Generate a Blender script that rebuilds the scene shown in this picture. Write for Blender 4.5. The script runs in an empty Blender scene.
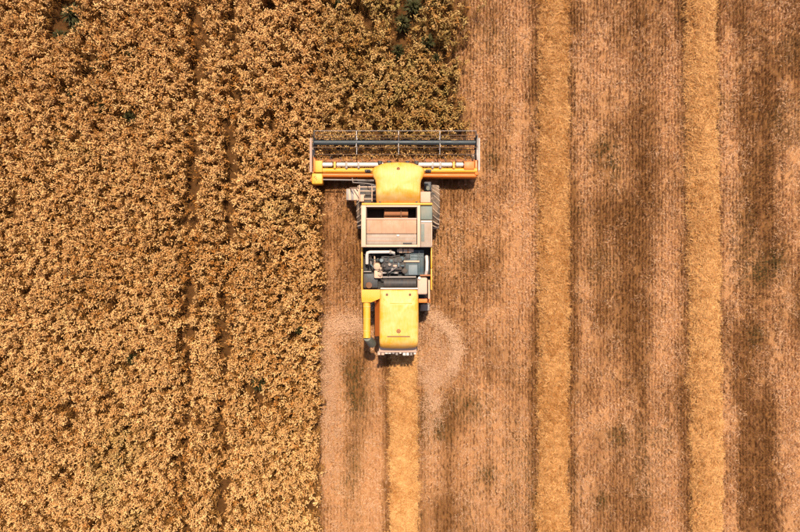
import bpy, bmesh, math, random
import numpy as np
from mathutils import Vector, Matrix

random.seed(7)
rng = np.random.default_rng(7)
S = bpy.context.scene
COL = S.collection
rad = math.radians

# ---------------------------------------------------------------- camera, sky, sun, exposure
CAM_H = 24.0                       # drone height in metres
PPM = 25.0                         # photograph pixels per metre on the ground
cam_d = bpy.data.cameras.new('camera')
cam_d.sensor_width = 36.0
cam_d.lens = 36.0 * CAM_H / (800.0 / PPM)
cam_d.clip_start = 0.1
cam_d.clip_end = 2000.0
cam = bpy.data.objects.new('camera', cam_d)
COL.objects.link(cam)
cam.location = (0, 0, CAM_H)
cam.rotation_euler = (0, 0, 0)
S.camera = cam

SUN_EL, SUN_AZ = 69.0, 8.0        # azimuth clockwise from +Y (the top of the picture)
world = bpy.data.worlds.new('World')
S.world = world
world.use_nodes = True
wn = world.node_tree.nodes
bgn = wn['Background']
sky = wn.new('ShaderNodeTexSky')
sky.sky_type = 'NISHITA'
sky.sun_disc = False
sky.sun_elevation = rad(SUN_EL)
sky.sun_rotation = rad(SUN_AZ)
sky.dust_density = 2.0
world.node_tree.links.new(sky.outputs[0], bgn.inputs[0])
bgn.inputs[1].default_value = 0.09

sun_d = bpy.data.lights.new('sun', 'SUN')
sun_d.energy = 4.2
sun_d.angle = rad(1.2)
sun_d.color = (1.0, 0.91, 0.76)
sun = bpy.data.objects.new('sun', sun_d)
COL.objects.link(sun)
sdir = Vector((math.sin(rad(SUN_AZ)) * math.cos(rad(SUN_EL)), math.cos(rad(SUN_AZ)) * math.cos(rad(SUN_EL)), math.sin(rad(SUN_EL))))
sun.rotation_euler = sdir.to_track_quat('Z', 'Y').to_euler()
sun.location = sdir * 60

S.view_settings.view_transform = 'Standard'
S.view_settings.look = 'None'
S.view_settings.gamma = 1.0
S.view_settings.use_curve_mapping = False
S.view_settings.exposure = 0.70

# ---------------------------------------------------------------- helpers
def WX(px, z=0.0): return (px - 400.0) / PPM * (CAM_H - z) / CAM_H
def WY(py, z=0.0): return (266.0 - py) / PPM * (CAM_H - z) / CAM_H
def PXX(X, z=0.0): return X * CAM_H / (CAM_H - z) * PPM + 400.0
def PYY(Y, z=0.0): return 266.0 - Y * CAM_H / (CAM_H - z) * PPM

def _hash(ix, iy, seed):
    h = (ix.astype(np.int64) * 374761393 + iy.astype(np.int64) * 668265263 + seed * 1274126177) & 0xffffffff
    h = ((h ^ (h >> 13)) * 1274126177) & 0xffffffff
    h = (h ^ (h >> 16)) & 0xffffffff
    return h / 4294967295.0
def vnoise(x, y, seed=0):
    x0 = np.floor(x); y0 = np.floor(y)
    fx = x - x0; fy = y - y0
    fx = fx * fx * (3 - 2 * fx); fy = fy * fy * (3 - 2 * fy)
    a = _hash(x0, y0, seed); b = _hash(x0 + 1, y0, seed)
    c = _hash(x0, y0 + 1, seed); d = _hash(x0 + 1, y0 + 1, seed)
    return (a * (1 - fx) + b * fx) * (1 - fy) + (c * (1 - fx) + d * fx) * fy
def fbm(x, y, seed=0, octv=4):
    s = 0; a = 1; t = 0
    for k in range(octv):
        s = s + a * vnoise(x * 2 ** k + 17.3 * k, y * 2 ** k - 9.1 * k, seed + k); t += a; a *= 0.55
    return s / t
def sstep(a, b, x):
    t = np.clip((x - a) / (b - a), 0, 1)
    return t * t * (3 - 2 * t)
def gauss(x, c, w): return np.exp(-((x - c) / w) ** 2)

def tag(o, label=None, cat=None, group=None, kind=None):
    if label: o['label'] = label
    if cat: o['category'] = cat
    if group: o['group'] = group
    if kind: o['kind'] = kind
    return o

# ---------------------------------------------------------------- materials
def new_mat(name):
    m = bpy.data.materials.new(name); m.use_nodes = True
    nt = m.node_tree
    return m, nt, nt.nodes['Principled BSDF']
def N(nt, t, **kw):
    n = nt.nodes.new(t)
    for k, v in kw.items(): setattr(n, k, v)
    return n
def ramp(nt, fac, stops):
    r = N(nt, 'ShaderNodeValToRGB')
    while len(r.color_ramp.elements) > 1: r.color_ramp.elements.remove(r.color_ramp.elements[-1])
    r.color_ramp.elements[0].position = stops[0][0]
    r.color_ramp.elements[0].color = (*stops[0][1], 1)
    for p, c in stops[1:]:
        e = r.color_ramp.elements.new(p); e.color = (*c, 1)
    nt.links.new(fac, r.inputs[0])
    return r.outputs[0]
def mixc(nt, fac, a, b, mode='MIX'):
    m = N(nt, 'ShaderNodeMix', data_type='RGBA', blend_type=mode)
    for sock, v in ((m.inputs[0], fac), (m.inputs[6], a), (m.inputs[7], b)):
        if isinstance(v, (int, float)): sock.default_value = v
        elif isinstance(v, tuple): sock.default_value = (*v, 1)
        else: nt.links.new(v, sock)
    return m.outputs[2]
def noise(nt, scale, detail=4, coord='Object', vec_scale=None, rough=0.6):
    tc = N(nt, 'ShaderNodeTexCoord')
    src = tc.outputs[coord]
    if vec_scale:
        mp = N(nt, 'ShaderNodeMapping'); mp.inputs['Scale'].default_value = vec_scale
        nt.links.new(src, mp.inputs[0]); src = mp.outputs[0]
    n = N(nt, 'ShaderNodeTexNoise'); n.inputs['Scale'].default_value = scale
    n.inputs['Detail'].default_value = detail; n.inputs['Roughness'].default_value = rough
    nt.links.new(src, n.inputs['Vector'])
    return n.outputs['Fac']

def paint(name, col, dust=(0.62, 0.42, 0.24), dust_amt=0.35, rough=0.45, metal=0.0, wear=0.12):
    """painted or bare sheet metal with field dust, streaks and small chips"""
    m, nt, p = new_mat(name)
    n1 = noise(nt, 2.3, 5); n2 = noise(nt, 22, 4); n3 = noise(nt, 5, 4, vec_scale=(6, 0.8, 1))
    d1 = ramp(nt, n1, [(0.38, (0, 0, 0)), (0.72, (1, 1, 1))])
    d2 = ramp(nt, n3, [(0.45, (0, 0, 0)), (0.75, (1, 1, 1))])
    s = N(nt, 'ShaderNodeMath', operation='MULTIPLY_ADD'); nt.links.new(d1, s.inputs[0]); s.inputs[1].default_value = dust_amt
    s2 = N(nt, 'ShaderNodeMath', operation='MULTIPLY'); nt.links.new(d2, s2.inputs[0]); s2.inputs[1].default_value = dust_amt * 0.6
    nt.links.new(s2.outputs[0], s.inputs[2])
    c = mixc(nt, s.outputs[0], col, dust)
    ch = ramp(nt, n2, [(0.70, (0, 0, 0)), (0.76, (1, 1, 1))])
    s3 = N(nt, 'ShaderNodeMath', operation='MULTIPLY'); nt.links.new(ch, s3.inputs[0]); s3.inputs[1].default_value = wear
    c = mixc(nt, s3.outputs[0], c, (0.10, 0.06, 0.035))
    nt.links.new(c, p.inputs['Base Color'])
    r = ramp(nt, n1, [(0.3, (rough,) * 3), (0.75, (min(1, rough + 0.3),) * 3)])
    nt.links.new(r, p.inputs['Roughness'])
    p.inputs['Metallic'].default_value = metal
    b = N(nt, 'ShaderNodeBump'); b.inputs['Strength'].default_value = 0.12; b.inputs['Distance'].default_value = 0.02
    nt.links.new(n1, b.inputs['Height']); nt.links.new(b.outputs[0], p.inputs['Normal'])
    return m

def plant_mat(name, dry0, dry1, green, rough=0.7, lenvar=0.35):
    """straw coloured; each instance carries 'tone' (light or dark) and 'green' (unripe) of its own"""
    m, nt, p = new_mat(name)
    t = N(nt, 'ShaderNodeAttribute', attribute_type='INSTANCER', attribute_name='tone')
    g = N(nt, 'ShaderNodeAttribute', attribute_type='INSTANCER', attribute_name='green')
    c = mixc(nt, t.outputs['Fac'], dry0, dry1)
    geo = N(nt, 'ShaderNodeNewGeometry')
    # every stalk or ear (mesh island) has a shade of its own
    rr = ramp(nt, geo.outputs['Random Per Island'], [(0, (1 - lenvar,) * 3), (1, (1 + 0 * lenvar,) * 3)])
    c = mixc(nt, 1.0, c, rr, 'MULTIPLY')
    c = mixc(nt, g.outputs['Fac'], c, green)
    nt.links.new(c, p.inputs['Base Color'])
    p.inputs['Roughness'].default_value = rough
    p.inputs['Specular IOR Level'].default_value = 0.25
    return m

M = {}
M['yellow'] = paint('yellow_paint', (0.70, 0.29, 0.006), dust=(0.70, 0.37, 0.07), dust_amt=0.5, rough=0.38)
M['yellow_roof'] = paint('yellow_roof_paint', (0.70, 0.29, 0.008), dust=(0.70, 0.41, 0.14), dust_amt=0.8, rough=0.4, wear=0.05)
M['orange'] = paint('orange_paint_and_flank_shade', (0.60, 0.13, 0.006), dust=(0.6, 0.23, 0.045), dust_amt=0.3, rough=0.4)  # orange parts, and the painted-in shade of the yellow hood's left flank
M['cream'] = paint('cream_paint', (0.54, 0.34, 0.22), dust_amt=0.3, rough=0.5)
M['beige'] = paint('beige_dusty_sheet', (0.50, 0.25, 0.14), dust=(0.33, 0.17, 0.085), dust_amt=0.55, rough=0.6, wear=0.35)
M['beige_grey'] = paint('beige_grey_sheet', (0.36, 0.26, 0.19), dust=(0.27, 0.16, 0.09), dust_amt=0.6, rough=0.6, wear=0.4)
M['greygreen'] = paint('grey_green_panel', (0.12, 0.14, 0.11), dust=(0.33, 0.25, 0.17), dust_amt=0.45, rough=0.5)
M['white'] = paint('white_metal', (0.62, 0.52, 0.44), dust=(0.6, 0.42, 0.3), dust_amt=0.3, rough=0.4)
M['steel'] = paint('dusty_steel', (0.24, 0.20, 0.18), dust=(0.36, 0.23, 0.13), dust_amt=0.4, rough=0.45, metal=0.2)
M['dark'] = paint('dark_metal', (0.022, 0.022, 0.024), dust=(0.20, 0.12, 0.065), dust_amt=0.3, rough=0.5)
M['black'] = paint('black_frame', (0.010, 0.009, 0.008), dust=(0.06, 0.035, 0.02), dust_amt=0.3, rough=0.6)
M['reel_blue'] = paint('blue_grey_tube', (0.018, 0.024, 0.028), dust=(0.10, 0.09, 0.07), dust_amt=0.3, rough=0.4)
M['teal'] = paint('blue_engine_paint', (0.026, 0.055, 0.065), dust=(0.13, 0.11, 0.085), dust_amt=0.4, rough=0.4)
M['bluegrey'] = paint('blue_grey_box', (0.12, 0.15, 0.16), dust=(0.24, 0.19, 0.14), dust_amt=0.3, rough=0.4)
M['rubber'] = paint('dusty_rubber', (0.03, 0.026, 0.023), dust=(0.30, 0.18, 0.10), dust_amt=0.75, rough=0.8)
M['lug'] = paint('tyre_lug_rubber', (0.16, 0.11, 0.08), dust=(0.55, 0.38, 0.26), dust_amt=0.9, rough=0.8)
M['rust'] = paint('rust_brown', (0.28, 0.09, 0.03), dust=(0.35, 0.16, 0.07), dust_amt=0.5, rough=0.7)
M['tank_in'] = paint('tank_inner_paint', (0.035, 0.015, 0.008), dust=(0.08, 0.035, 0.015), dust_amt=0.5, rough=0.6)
M['bat'] = paint('brown_bat', (0.10, 0.05, 0.025), dust=(0.25, 0.13, 0.05), dust_amt=0.4, rough=0.6)
M['brown'] = paint('dark_brown', (0.13, 0.045, 0.012), dust=(0.2, 0.1, 0.04), dust_amt=0.3, rough=0.6)
M['pink'] = paint('pinkish_dusty_sheet', (0.50, 0.30, 0.21), dust_amt=0.3, rough=0.55)
m, nt, p = new_mat('cab_glass'); p.inputs['Base Color'].default_value = (0.02, 0.025, 0.028, 1); p.inputs['Roughness'].default_value = 0.08
M['glass'] = m

M['ear'] = plant_mat('wheat_ear', (0.50, 0.185, 0.028), (0.97, 0.55, 0.205), (0.38, 0.28, 0.075))
M['stalk'] = plant_mat('wheat_stalk', (0.22, 0.075, 0.012), (0.50, 0.23, 0.055), (0.10, 0.085, 0.02))
M['stub'] = plant_mat('stubble_stalk', (0.24, 0.092, 0.025), (0.72, 0.345, 0.14), (0.10, 0.075, 0.022), lenvar=0.4)
M['straw'] = plant_mat('loose_straw', (0.46, 0.18, 0.04), (0.82, 0.43, 0.155), (0.3, 0.24, 0.1), lenvar=0.35)
M['chaff'] = plant_mat('chaff', (0.46, 0.23, 0.105), (0.76, 0.44, 0.245), (0.3, 0.24, 0.1), lenvar=0.25)
M['weed'] = plant_mat('weed_leaf', (0.055, 0.046, 0.010), (0.055, 0.046, 0.010), (0.06, 0.07, 0.02))

# ---------------------------------------------------------------- the field: what grows where
KNIFE_Y = WY(157, 0.3)
def crop_prob(X, Y):
    """1 inside the standing crop"""
    wob = (fbm(X * 0 + 3.1, Y * 0.9, 31) - 0.5) * 0.35 + (fbm(X * 2.0, Y * 2.0, 32) - 0.5) * 0.35
    left = 1 - sstep(-0.16, 0.16, X - (WX(319, 0.5) + wob * 0.7))
    ahead = (1 - sstep(-0.5, 0.5, X - (WX(459, 0.5) + wob * 2.4))) * sstep(-0.05, 0.05, Y - KNIFE_Y)
    return np.maximum(left, ahead)
def tram(X, Y):
    """wheel lines through the crop, 0..1"""
    py = PYY(Y, 0.4)
    w = (fbm(X * 0 + 1.7, Y * 1.1, 41) - 0.5) * 0.30
    a = gauss(X, WX(199 - 16 * py / 532, 0.4) + w, 0.23)
    b = gauss(X, WX(235 - 13 * py / 532, 0.4) + w * 0.8, 0.21)
    strength = 0.55 + 1.1 * fbm(X * 0 + 5.0, Y * 0.45, 44)
    return np.clip(np.maximum(a, b * 0.9) * strength, 0, 1)
def litter(X, Y):
    """how much straw and chaff covers the cut ground, 0..1"""
    px = PXX(X); py = PYY(Y)
    wv = (fbm(X * 0 + 9.0, Y * 0.5, 51) - 0.5) * 10
    q = px + wv
    v = 0.44 + 0 * px
    v += (fbm(X * 0.9, Y * 0.22, 52, 4) - 0.5) * 0.75
    v += (fbm(X * 0.55, Y * 0.5, 53, 4) - 0.5) * 1.15
    v += (fbm(X * 3.0, Y * 0.15, 54, 3) - 0.5) * 0.7
    for c, w, a in ((523, 9, .30), (536, 6, -.38), (571, 6, -.40), (583, 8, .34), (667, 9, .26), (684, 5, -.32), (717, 4, -.22), (730, 8, .32), (755, 18, -.22), (785, 12, .22), (635, 16, -.16), (605, 7, .12), (490, 16, .06), (455, 14, -.10)):
        v += a * gauss(q, c, w)
    behind = sstep(300, 345, py)
    for c, w, a in ((332, 11, .34), (356, 10, -.26), (376, 6, .20), (387, 4.5, -.45), (428, 9, .18), (444, 6, -.12)):
        v += a * gauss(px, c, w) * behind
    just = sstep(150, 180, py) * (1 - sstep(295, 330, py)) * sstep(312, 322, px) * (1 - sstep(436, 462, px))
    v -= 0.18 * just
    v -= 0.45 * weed_density(X, Y)
    v -= 0.35 * gauss(px, 345, 45) * sstep(165, 175, py) * (1 - sstep(182, 195, py))
    return np.clip(v, 0, 1)
def greenish(X, Y):
    px = PXX(X, .6); py = PYY(Y, .6)
    g = 0.6 * sstep(300, 360, px) * (1 - sstep(470, 500, px)) * (1 - sstep(135, 170, py)) * (0.35 + 1.3 * fbm(X * 0.7, Y * 0.7, 61))
    g += 0.5 * sstep(0.64, 0.78, fbm(X * 0.45, Y * 0.45, 62))
    return np.clip(g, 0, 1)
WEED_SPOTS_CROP = [(70, 12, .50), (78, 28, .42), (60, 36, .38), (96, 66, .34), (128, 116, .30), (107, 18, .30), (132, 52, .30), (72, 94, .26), (100, 106, .30),
                   (413, 6, .50), (403, 22, .40), (428, 40, .36), (398, 50, .36), (337, 4, .30), (436, 58, .28), (258, 384, .36), (130, 360, .26), (22, 205, .25), (298, 330, .22)]
WEED_SPOTS_CUT = [(355, 398, .42), (352, 372, .34), (604, 148, .40), (612, 168, .34), (440, 432, .30), (486, 476, .30), (618, 436, .34), (470, 405, .28),
                  (775, 262, .40), (760, 278, .30), (492, 160, .28), (755, 335, .26), (600, 500, .26)]
def weed_density(X, Y):
    px = PXX(X); py = PYY(Y); v = 0 * px
    for x, y, r in WEED_SPOTS_CUT + WEED_SPOTS_CROP:
        v += gauss(px, x, r * 30) * gauss(py, y, r * 34)
    return np.clip(v, 0, 1)

# ---------------------------------------------------------------- ground sheet
def build_ground():
    fx = np.arange(-20, 20.01, 0.16); fy = np.arange(-14, 14.01, 0.16)
    ext = np.array([22, 26, 34, 50, 80, 140, 260.])
    xs = np.concatenate([-ext[::-1], fx, ext]); ys = np.concatenate([-ext[::-1], fy, ext])
    gx, gy = np.meshgrid(xs, ys)
    X = gx.ravel(); Y = gy.ravel()
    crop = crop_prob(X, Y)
    Z = (fbm(X * 1.2, Y * 0.5, 71) - 0.5) * 0.06 - 0.035
    lit = litter(X, Y) * (1 - crop)
    nx, ny = len(xs), len(ys)
    i = np.arange(nx * ny).reshape(ny, nx)
    f = np.stack([i[:-1, :-1], i[:-1, 1:], i[1:, 1:], i[1:, :-1]], -1).reshape(-1, 4)
    me = bpy.data.meshes.new('field_soil')
    me.from_pydata(np.stack([X, Y, Z], 1).tolist(), [], f.tolist())
    a = me.attributes.new('straw_cover', 'FLOAT', 'POINT'); a.data.foreach_set('value', lit.astype(np.float32))
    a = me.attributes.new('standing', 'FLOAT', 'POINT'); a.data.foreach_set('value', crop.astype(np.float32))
    m, nt, p = new_mat('field_soil')
    at = N(nt, 'ShaderNodeAttribute', attribute_name='straw_cover')
    st = N(nt, 'ShaderNodeAttribute', attribute_name='standing')
    n1 = noise(nt, 5, 6); n2 = noise(nt, 9, 5, vec_scale=(3.2, 0.25, 1)); n3 = noise(nt, 45, 3)
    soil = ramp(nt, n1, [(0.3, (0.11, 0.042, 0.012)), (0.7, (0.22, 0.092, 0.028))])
    stc = ramp(nt, n3, [(0.35, (0.27, 0.115, 0.04)), (0.65, (0.56, 0.275, 0.12))])
    ad = N(nt, 'ShaderNodeMath', operation='ADD'); nt.links.new(at.outputs['Fac'], ad.inputs[0])
    sb = N(nt, 'ShaderNodeMath', operation='MULTIPLY_ADD'); nt.links.new(n2, sb.inputs[0]); sb.inputs[1].default_value = 1.3; sb.inputs[2].default_value = -0.65
    nt.links.new(sb.outputs[0], ad.inputs[1])
    cov = ramp(nt, ad.outputs[0], [(0.05, (0.05,) * 3), (0.75, (1,) * 3)])
    c = mixc(nt, cov, soil, stc)
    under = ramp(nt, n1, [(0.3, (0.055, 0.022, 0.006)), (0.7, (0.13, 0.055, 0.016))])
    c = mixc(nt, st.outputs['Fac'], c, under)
    nt.links.new(c, p.inputs['Base Color'])
    p.inputs['Roughness'].default_value = 0.95; p.inputs['Specular IOR Level'].default_value = 0.1
    b = N(nt, 'ShaderNodeBump'); b.inputs['Strength'].default_value = 0.7; b.inputs['Distance'].default_value = 0.05
    nt.links.new(n3, b.inputs['Height']); nt.links.new(b.outputs[0], p.inputs['Normal'])
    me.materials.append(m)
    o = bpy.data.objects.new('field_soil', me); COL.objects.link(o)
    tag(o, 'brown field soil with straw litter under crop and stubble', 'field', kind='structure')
build_ground()

# ---------------------------------------------------------------- scattered plants (uncountable: stuff)
class Proto:
    def __init__(s): s.v = []; s.f = []; s.mi = []
    def quad(s, a, b, c, d, mi=0):
        n = len(s.v); s.v += [a, b, c, d]; s.f.append((n, n + 1, n + 2, n + 3)); s.mi.append(mi)
    def prism(s, pts, rs, mi=0, k=3):
        """a thin tapered tube along pts"""
        n0 = len(s.v)
        for i, (q, r) in enumerate(zip(pts, rs)):
            q = Vector(q)
            d = Vector(pts[min(i + 1, len(pts) - 1)]) - Vector(pts[max(i - 1, 0)])
            d.normalize()
            u = d.orthogonal().normalized(); w = d.cross(u)
            for j in range(k):
                a = 2 * math.pi * j / k
                s.v.append(tuple(q + u * (r * math.cos(a)) + w * (r * math.sin(a))))
        for i in range(len(pts) - 1):
            for j in range(k):
                a = n0 + i * k + j; b = n0 + i * k + (j + 1) % k
                s.f.append((a, b, b + k, a + k)); s.mi.append(mi)
        s.f.append(tuple(n0 + (len(pts) - 1) * k + j for j in range(k))); s.mi.append(mi)
    def obj(s, name, mats):
        me = bpy.data.meshes.new(name); me.from_pydata(s.v, [], s.f)
        for m in mats: me.materials.append(m)
        me.polygons.foreach_set('material_index', s.mi)
        return bpy.data.objects.new(name, me)
U = random.uniform
def wheat_tuft(seed):
    random.seed(seed); P = Proto()
    n = random.randint(13, 16)
    cl = U(0, 6.28)
    for i in range(n):
        a = U(0, 6.28); r = 0.095 * math.sqrt(U(0, 1))
        b = Vector((r * math.cos(a), r * math.sin(a), 0))
        az = cl + U(-1.9, 1.9); lean = U(0.02, 0.09); h = U(0.66, 0.86)
        d = Vector((math.cos(az), math.sin(az), 0))
        p1 = b + d * lean * 0.3 + Vector((0, 0, h * 0.55)); p2 = b + d * lean + Vector((0, 0, h))
        P.prism([b, p1, p2], [0.004, 0.004, 0.003], 1)
        nod = U(0.2, 1.7)      # how far the ear nods over
        e1 = p2 + (d * math.sin(nod * .6) + Vector((0, 0, math.cos(nod * .6)))) * 0.042
        e2 = e1 + (d * math.sin(nod) + Vector((0, 0, math.cos(nod)))) * 0.06
        R = U(0.014, 0.022)
        P.prism([p2, p2.lerp(e1, .4), e1, e2], [0.004, R, R * 1.05, 0.003], 0, 4)
        if i % 2 == 0:         # leaf blade
            az2 = U(0, 6.28); d2 = Vector((math.cos(az2), math.sin(az2), 0)); w = Vector((-d2.y, d2.x, 0)) * 0.008
            q0 = b.lerp(p1, 0.9); q1 = q0 + d2 * 0.09 + Vector((0, 0, 0.06)); q2 = q0 + d2 * 0.2 - Vector((0, 0, U(0.02, 0.12)))
            P.quad(q0 - w, q0 + w, q1 + w, q1 - w, 1); P.quad(q1 - w, q1 + w, q2 + w * .3, q2 - w * .3, 1)
    return P.obj('wheat_tuft', [M['ear'], M['stalk']])
def stubble_tuft(seed):
    random.seed(seed); P = Proto()
    for i in range(random.randint(7, 10)):
        b = Vector((U(-.022, .022), U(-.08, .08), 0)); h = U(0.10, 0.19)
        t = b + Vector((U(-.035, .035), U(-.08, .08), h))
        P.prism([b, t], [0.0055, 0.005], 0)
    for i in range(3):
        b = Vector((U(-.05, .05), U(-.07, .07), U(.01, .05))); a = U(0, 6.28); L = U(.05, .11)
        P.prism([b, b + Vector((math.cos(a) * L, math.sin(a) * L, U(-.01, .02)))], [0.006, 0.004], 0)
    return P.obj('stubble_tuft', [M['stub']])
def straw_bunch(seed, n=14, R=0.16, L=(.10, .28), zr=0.06, th=0.0055, mat='straw'):
    random.seed(seed); P = Proto()
    for i in range(n):
        a = U(0, 6.28); r = R * math.sqrt(U(0, 1))
        c = Vector((r * math.cos(a), r * math.sin(a), U(0.0, zr)))
        b = U(0, 6.28); l = U(*L) * .5; tz = U(-.25, .25)
        d = Vector((math.cos(b), math.sin(b), tz)) * l
        bend = Vector((-d.y, d.x, 0)) * U(-.10, .10)
        P.prism([c - d, c + bend, c + d], [th, th, th * .8], 0)
    return P.obj('straw_bunch', [M[mat]])
def chaff_bunch(seed):
    random.seed(seed); P = Proto()
    for i in range(64):
        a = U(0, 6.28); r = 0.17 * math.sqrt(U(0, 1)); s = U(.004, .011)
        c = Vector((r * math.cos(a), r * math.sin(a), U(0.0, .07))); b = U(0, 6.28)
        u = Vector((math.cos(b), math.sin(b), U(-.4, .4))) * s; w = Vector((-math.sin(b), math.cos(b), U(-.4, .4))) * s * .6
        P.quad(c - u - w, c + u - w, c + u + w, c - u + w)
    return P.obj('chaff_bunch', [M['chaff']])

def scatter(name, pts, rot, scl, tone, green, protos, parent=None):
    n = len(pts)
    me = bpy.data.meshes.new(name)
    me.vertices.add(n); me.vertices.foreach_set('co', np.asarray(pts, np.float32).ravel())
    def attr(nm, typ, key, val, dt=np.float32):
        a = me.attributes.new(nm, typ, 'POINT'); a.data.foreach_set(key, np.asarray(val, dt).ravel())
    attr('rot', 'FLOAT_VECTOR', 'vector', rot); attr('scl', 'FLOAT_VECTOR', 'vector', scl)
    attr('tone', 'FLOAT', 'value', np.clip(tone, 0, 1)); attr('green', 'FLOAT', 'value', np.clip(green, 0, 1))
    attr('pick', 'INT', 'value', rng.integers(0, len(protos), n), np.int32)
    for m in protos[0].data.materials: me.materials.append(m)
    o = bpy.data.objects.new(name, me); COL.objects.link(o)
    if parent: o.parent = parent
    g = bpy.data.node_groups.new(name + '_nodes', 'GeometryNodeTree')
    g.interface.new_socket('Geometry', in_out='INPUT', socket_type='NodeSocketGeometry')
    g.interface.new_socket('Geometry', in_out='OUTPUT', socket_type='NodeSocketGeometry')
    gi = g.nodes.new('NodeGroupInput'); go = g.nodes.new('NodeGroupOutput')
    iop = g.nodes.new('GeometryNodeInstanceOnPoints'); jn = g.nodes.new('GeometryNodeJoinGeometry')
    for p in protos:
        oi = g.nodes.new('GeometryNodeObjectInfo'); oi.inputs['Object'].default_value = p
        gt = g.nodes.new('GeometryNodeGeometryToInstance')
        g.links.new(oi.outputs['Geometry'], gt.inputs[0]); g.links.new(gt.outputs[0], jn.inputs[0])
    def na(nm, typ):
        a = g.nodes.new('GeometryNodeInputNamedAttribute'); a.data_type = typ; a.inputs['Name'].default_value = nm
        return a.outputs['Attribute']
    g.links.new(gi.outputs[0], iop.inputs['Points']); g.links.new(jn.outputs[0], iop.inputs['Instance'])
    iop.inputs['Pick Instance'].default_value = True
    g.links.new(na('pick', 'INT'), iop.inputs['Instance Index'])
    e2r = g.nodes.new('FunctionNodeEulerToRotation'); g.links.new(na('rot', 'FLOAT_VECTOR'), e2r.inputs[0])
    g.links.new(e2r.outputs[0], iop.inputs['Rotation']); g.links.new(na('scl', 'FLOAT_VECTOR'), iop.inputs['Scale'])
    g.links.new(iop.outputs[0], go.inputs[0])
    md = o.modifiers.new('scatter', 'NODES'); md.node_group = g
    return o

def jgrid(x0, x1, y0, y1, dx, dy, jx, jy):
    gx, gy = np.meshgrid(np.arange(x0, x1, dx), np.arange(y0, y1, dy))
    X = gx.ravel() + rng.uniform(-jx, jx, gx.size) * dx; Y = gy.ravel() + rng.uniform(-jy, jy, gx.size) * dy
    return X, Y
def rots(n, tilt):
    return np.stack([rng.normal(0, tilt, n), rng.normal(0, tilt, n), rng.uniform(0, 6.283, n)], 1)

# standing wheat
X, Y = jgrid(-19.5, 4.2, -13.5, 13.5, 0.138, 0.138, 0.5, 0.5)
gap = fbm(X * 1.6, Y * 1.3, 81, 3); clump = fbm(X * 3.6, Y * 3.6, 82, 2)
dens = crop_prob(X, Y) * (1 - 0.9 * tram(X, Y)) * (1 - 0.97 * weed_density(X, Y))
dens *= 1 - 0.45 * (1 - sstep(0.30, 0.42, gap)) - 0.42 * (1 - sstep(0.30, 0.50, clump))
front = sstep(WX(300, .6), WX(360, .6), X)
dens *= 1 - 0.22 * front
k = rng.uniform(0, 1, len(X)) < dens
X, Y, gap, clump, front = X[k], Y[k], gap[k], clump[k], front[k]
n = len(X); print('wheat tufts', n)
hs = 0.66 + 0.52 * clump + 0.25 * (gap - 0.5) + rng.normal(0, 0.09, n) - 0.40 * tram(X, Y)
tone = 0.68 - 0.2 * front - 0.55 * tram(X, Y) + 0.8 * (fbm(X * 0.35, Y * 0.35, 83) - 0.5) + rng.normal(0, 0.32, n)
scatter('standing_wheat', np.stack([X, Y, np.full(n, -0.03)], 1), rots(n, 0.10), np.stack([np.full(n, 0.88) + rng.normal(0, .1, n)] * 2 + [hs], 1),
        tone, greenish(X, Y) * rng.uniform(0.1, 1.0, n), [wheat_tuft(100 + i) for i in range(8)])
tag(bpy.data.objects['standing_wheat'], 'dense ripe golden wheat still standing beside and ahead of the harvester', 'wheat', kind='stuff')

# swath lines: centre px at top and bottom of the picture, half width in metres, first py
SWATHS = [(403.5, 403.5, 0.50, 352, 'golden straw windrow trailing straight out behind the combine harvester'),
          (553, 552.5, 0.55, -60, 'long orange-gold straw windrow on stubble, first beside the harvester'),
          (699, 706.5, 0.57, -60, 'pale golden straw windrow on stubble, farther from the harvester than the other straight one')]
def swath_d(X, Y):
    d = np.full(X.shape, 9.0)
    for t, b, hw, y0, _ in SWATHS:
        py = PYY(Y); c = WX(t + (b - t) * py / 532)
        e = np.abs(X - c) / hw
        d = np.minimum(d, np.where(py > y0, e, 9))
    return d

# stubble in drill rows
X, Y = jgrid(-4.2, 19.5, -13.5, 13.5, 0.13, 0.10, 0.2, 0.5)
X = X + (fbm(X * .6, Y * .9, 88) - .5) * .07
lit = litter(X, Y); cp = crop_prob(X, Y); wd = weed_density(X, Y)
k = (rng.uniform(0, 1, len(X)) < (1 - cp) * (0.92 - 0.35 * lit) * (0.55 + 0.9 * sstep(.3, .55, fbm(X * 2.2, Y * 1.1, 89)))) & (swath_d(X, Y) > 0.85)
X, Y, lit, wd = X[k], Y[k], lit[k], wd[k]; n = len(X); print('stubble tufts', n)
rowtone = vnoise(X / 0.13 * .8, Y * 0.18, 91) - 0.5
tone = 0.10 + 0.60 * lit + 0.6 * rowtone + rng.normal(0, 0.28, n)
gr = 1.3 * wd + 0.55 * sstep(0.56, 0.72, fbm(X * 0.5, Y * 0.35, 92)) + 0.3 * gauss(PXX(X), 356, 12) * sstep(325, 350, PYY(Y))
scatter('stubble', np.stack([X, Y, np.full(n, -0.03)], 1), np.stack([rng.normal(0, .12, n), rng.normal(0, .12, n), rng.choice([0, math.pi], n) + rng.normal(0, .12, n)], 1),
        np.stack([np.full(n, 1.0)] * 2 + [rng.uniform(.6, 1.25, n) * (1 - .35 * lit)], 1), tone, gr * rng.uniform(.2, 1, n), [stubble_tuft(200 + i) for i in range(8)])
tag(bpy.data.objects['stubble'], 'short brown stubble in fine drill rows over the cut half of the field', 'stubble', kind='stuff')

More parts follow.
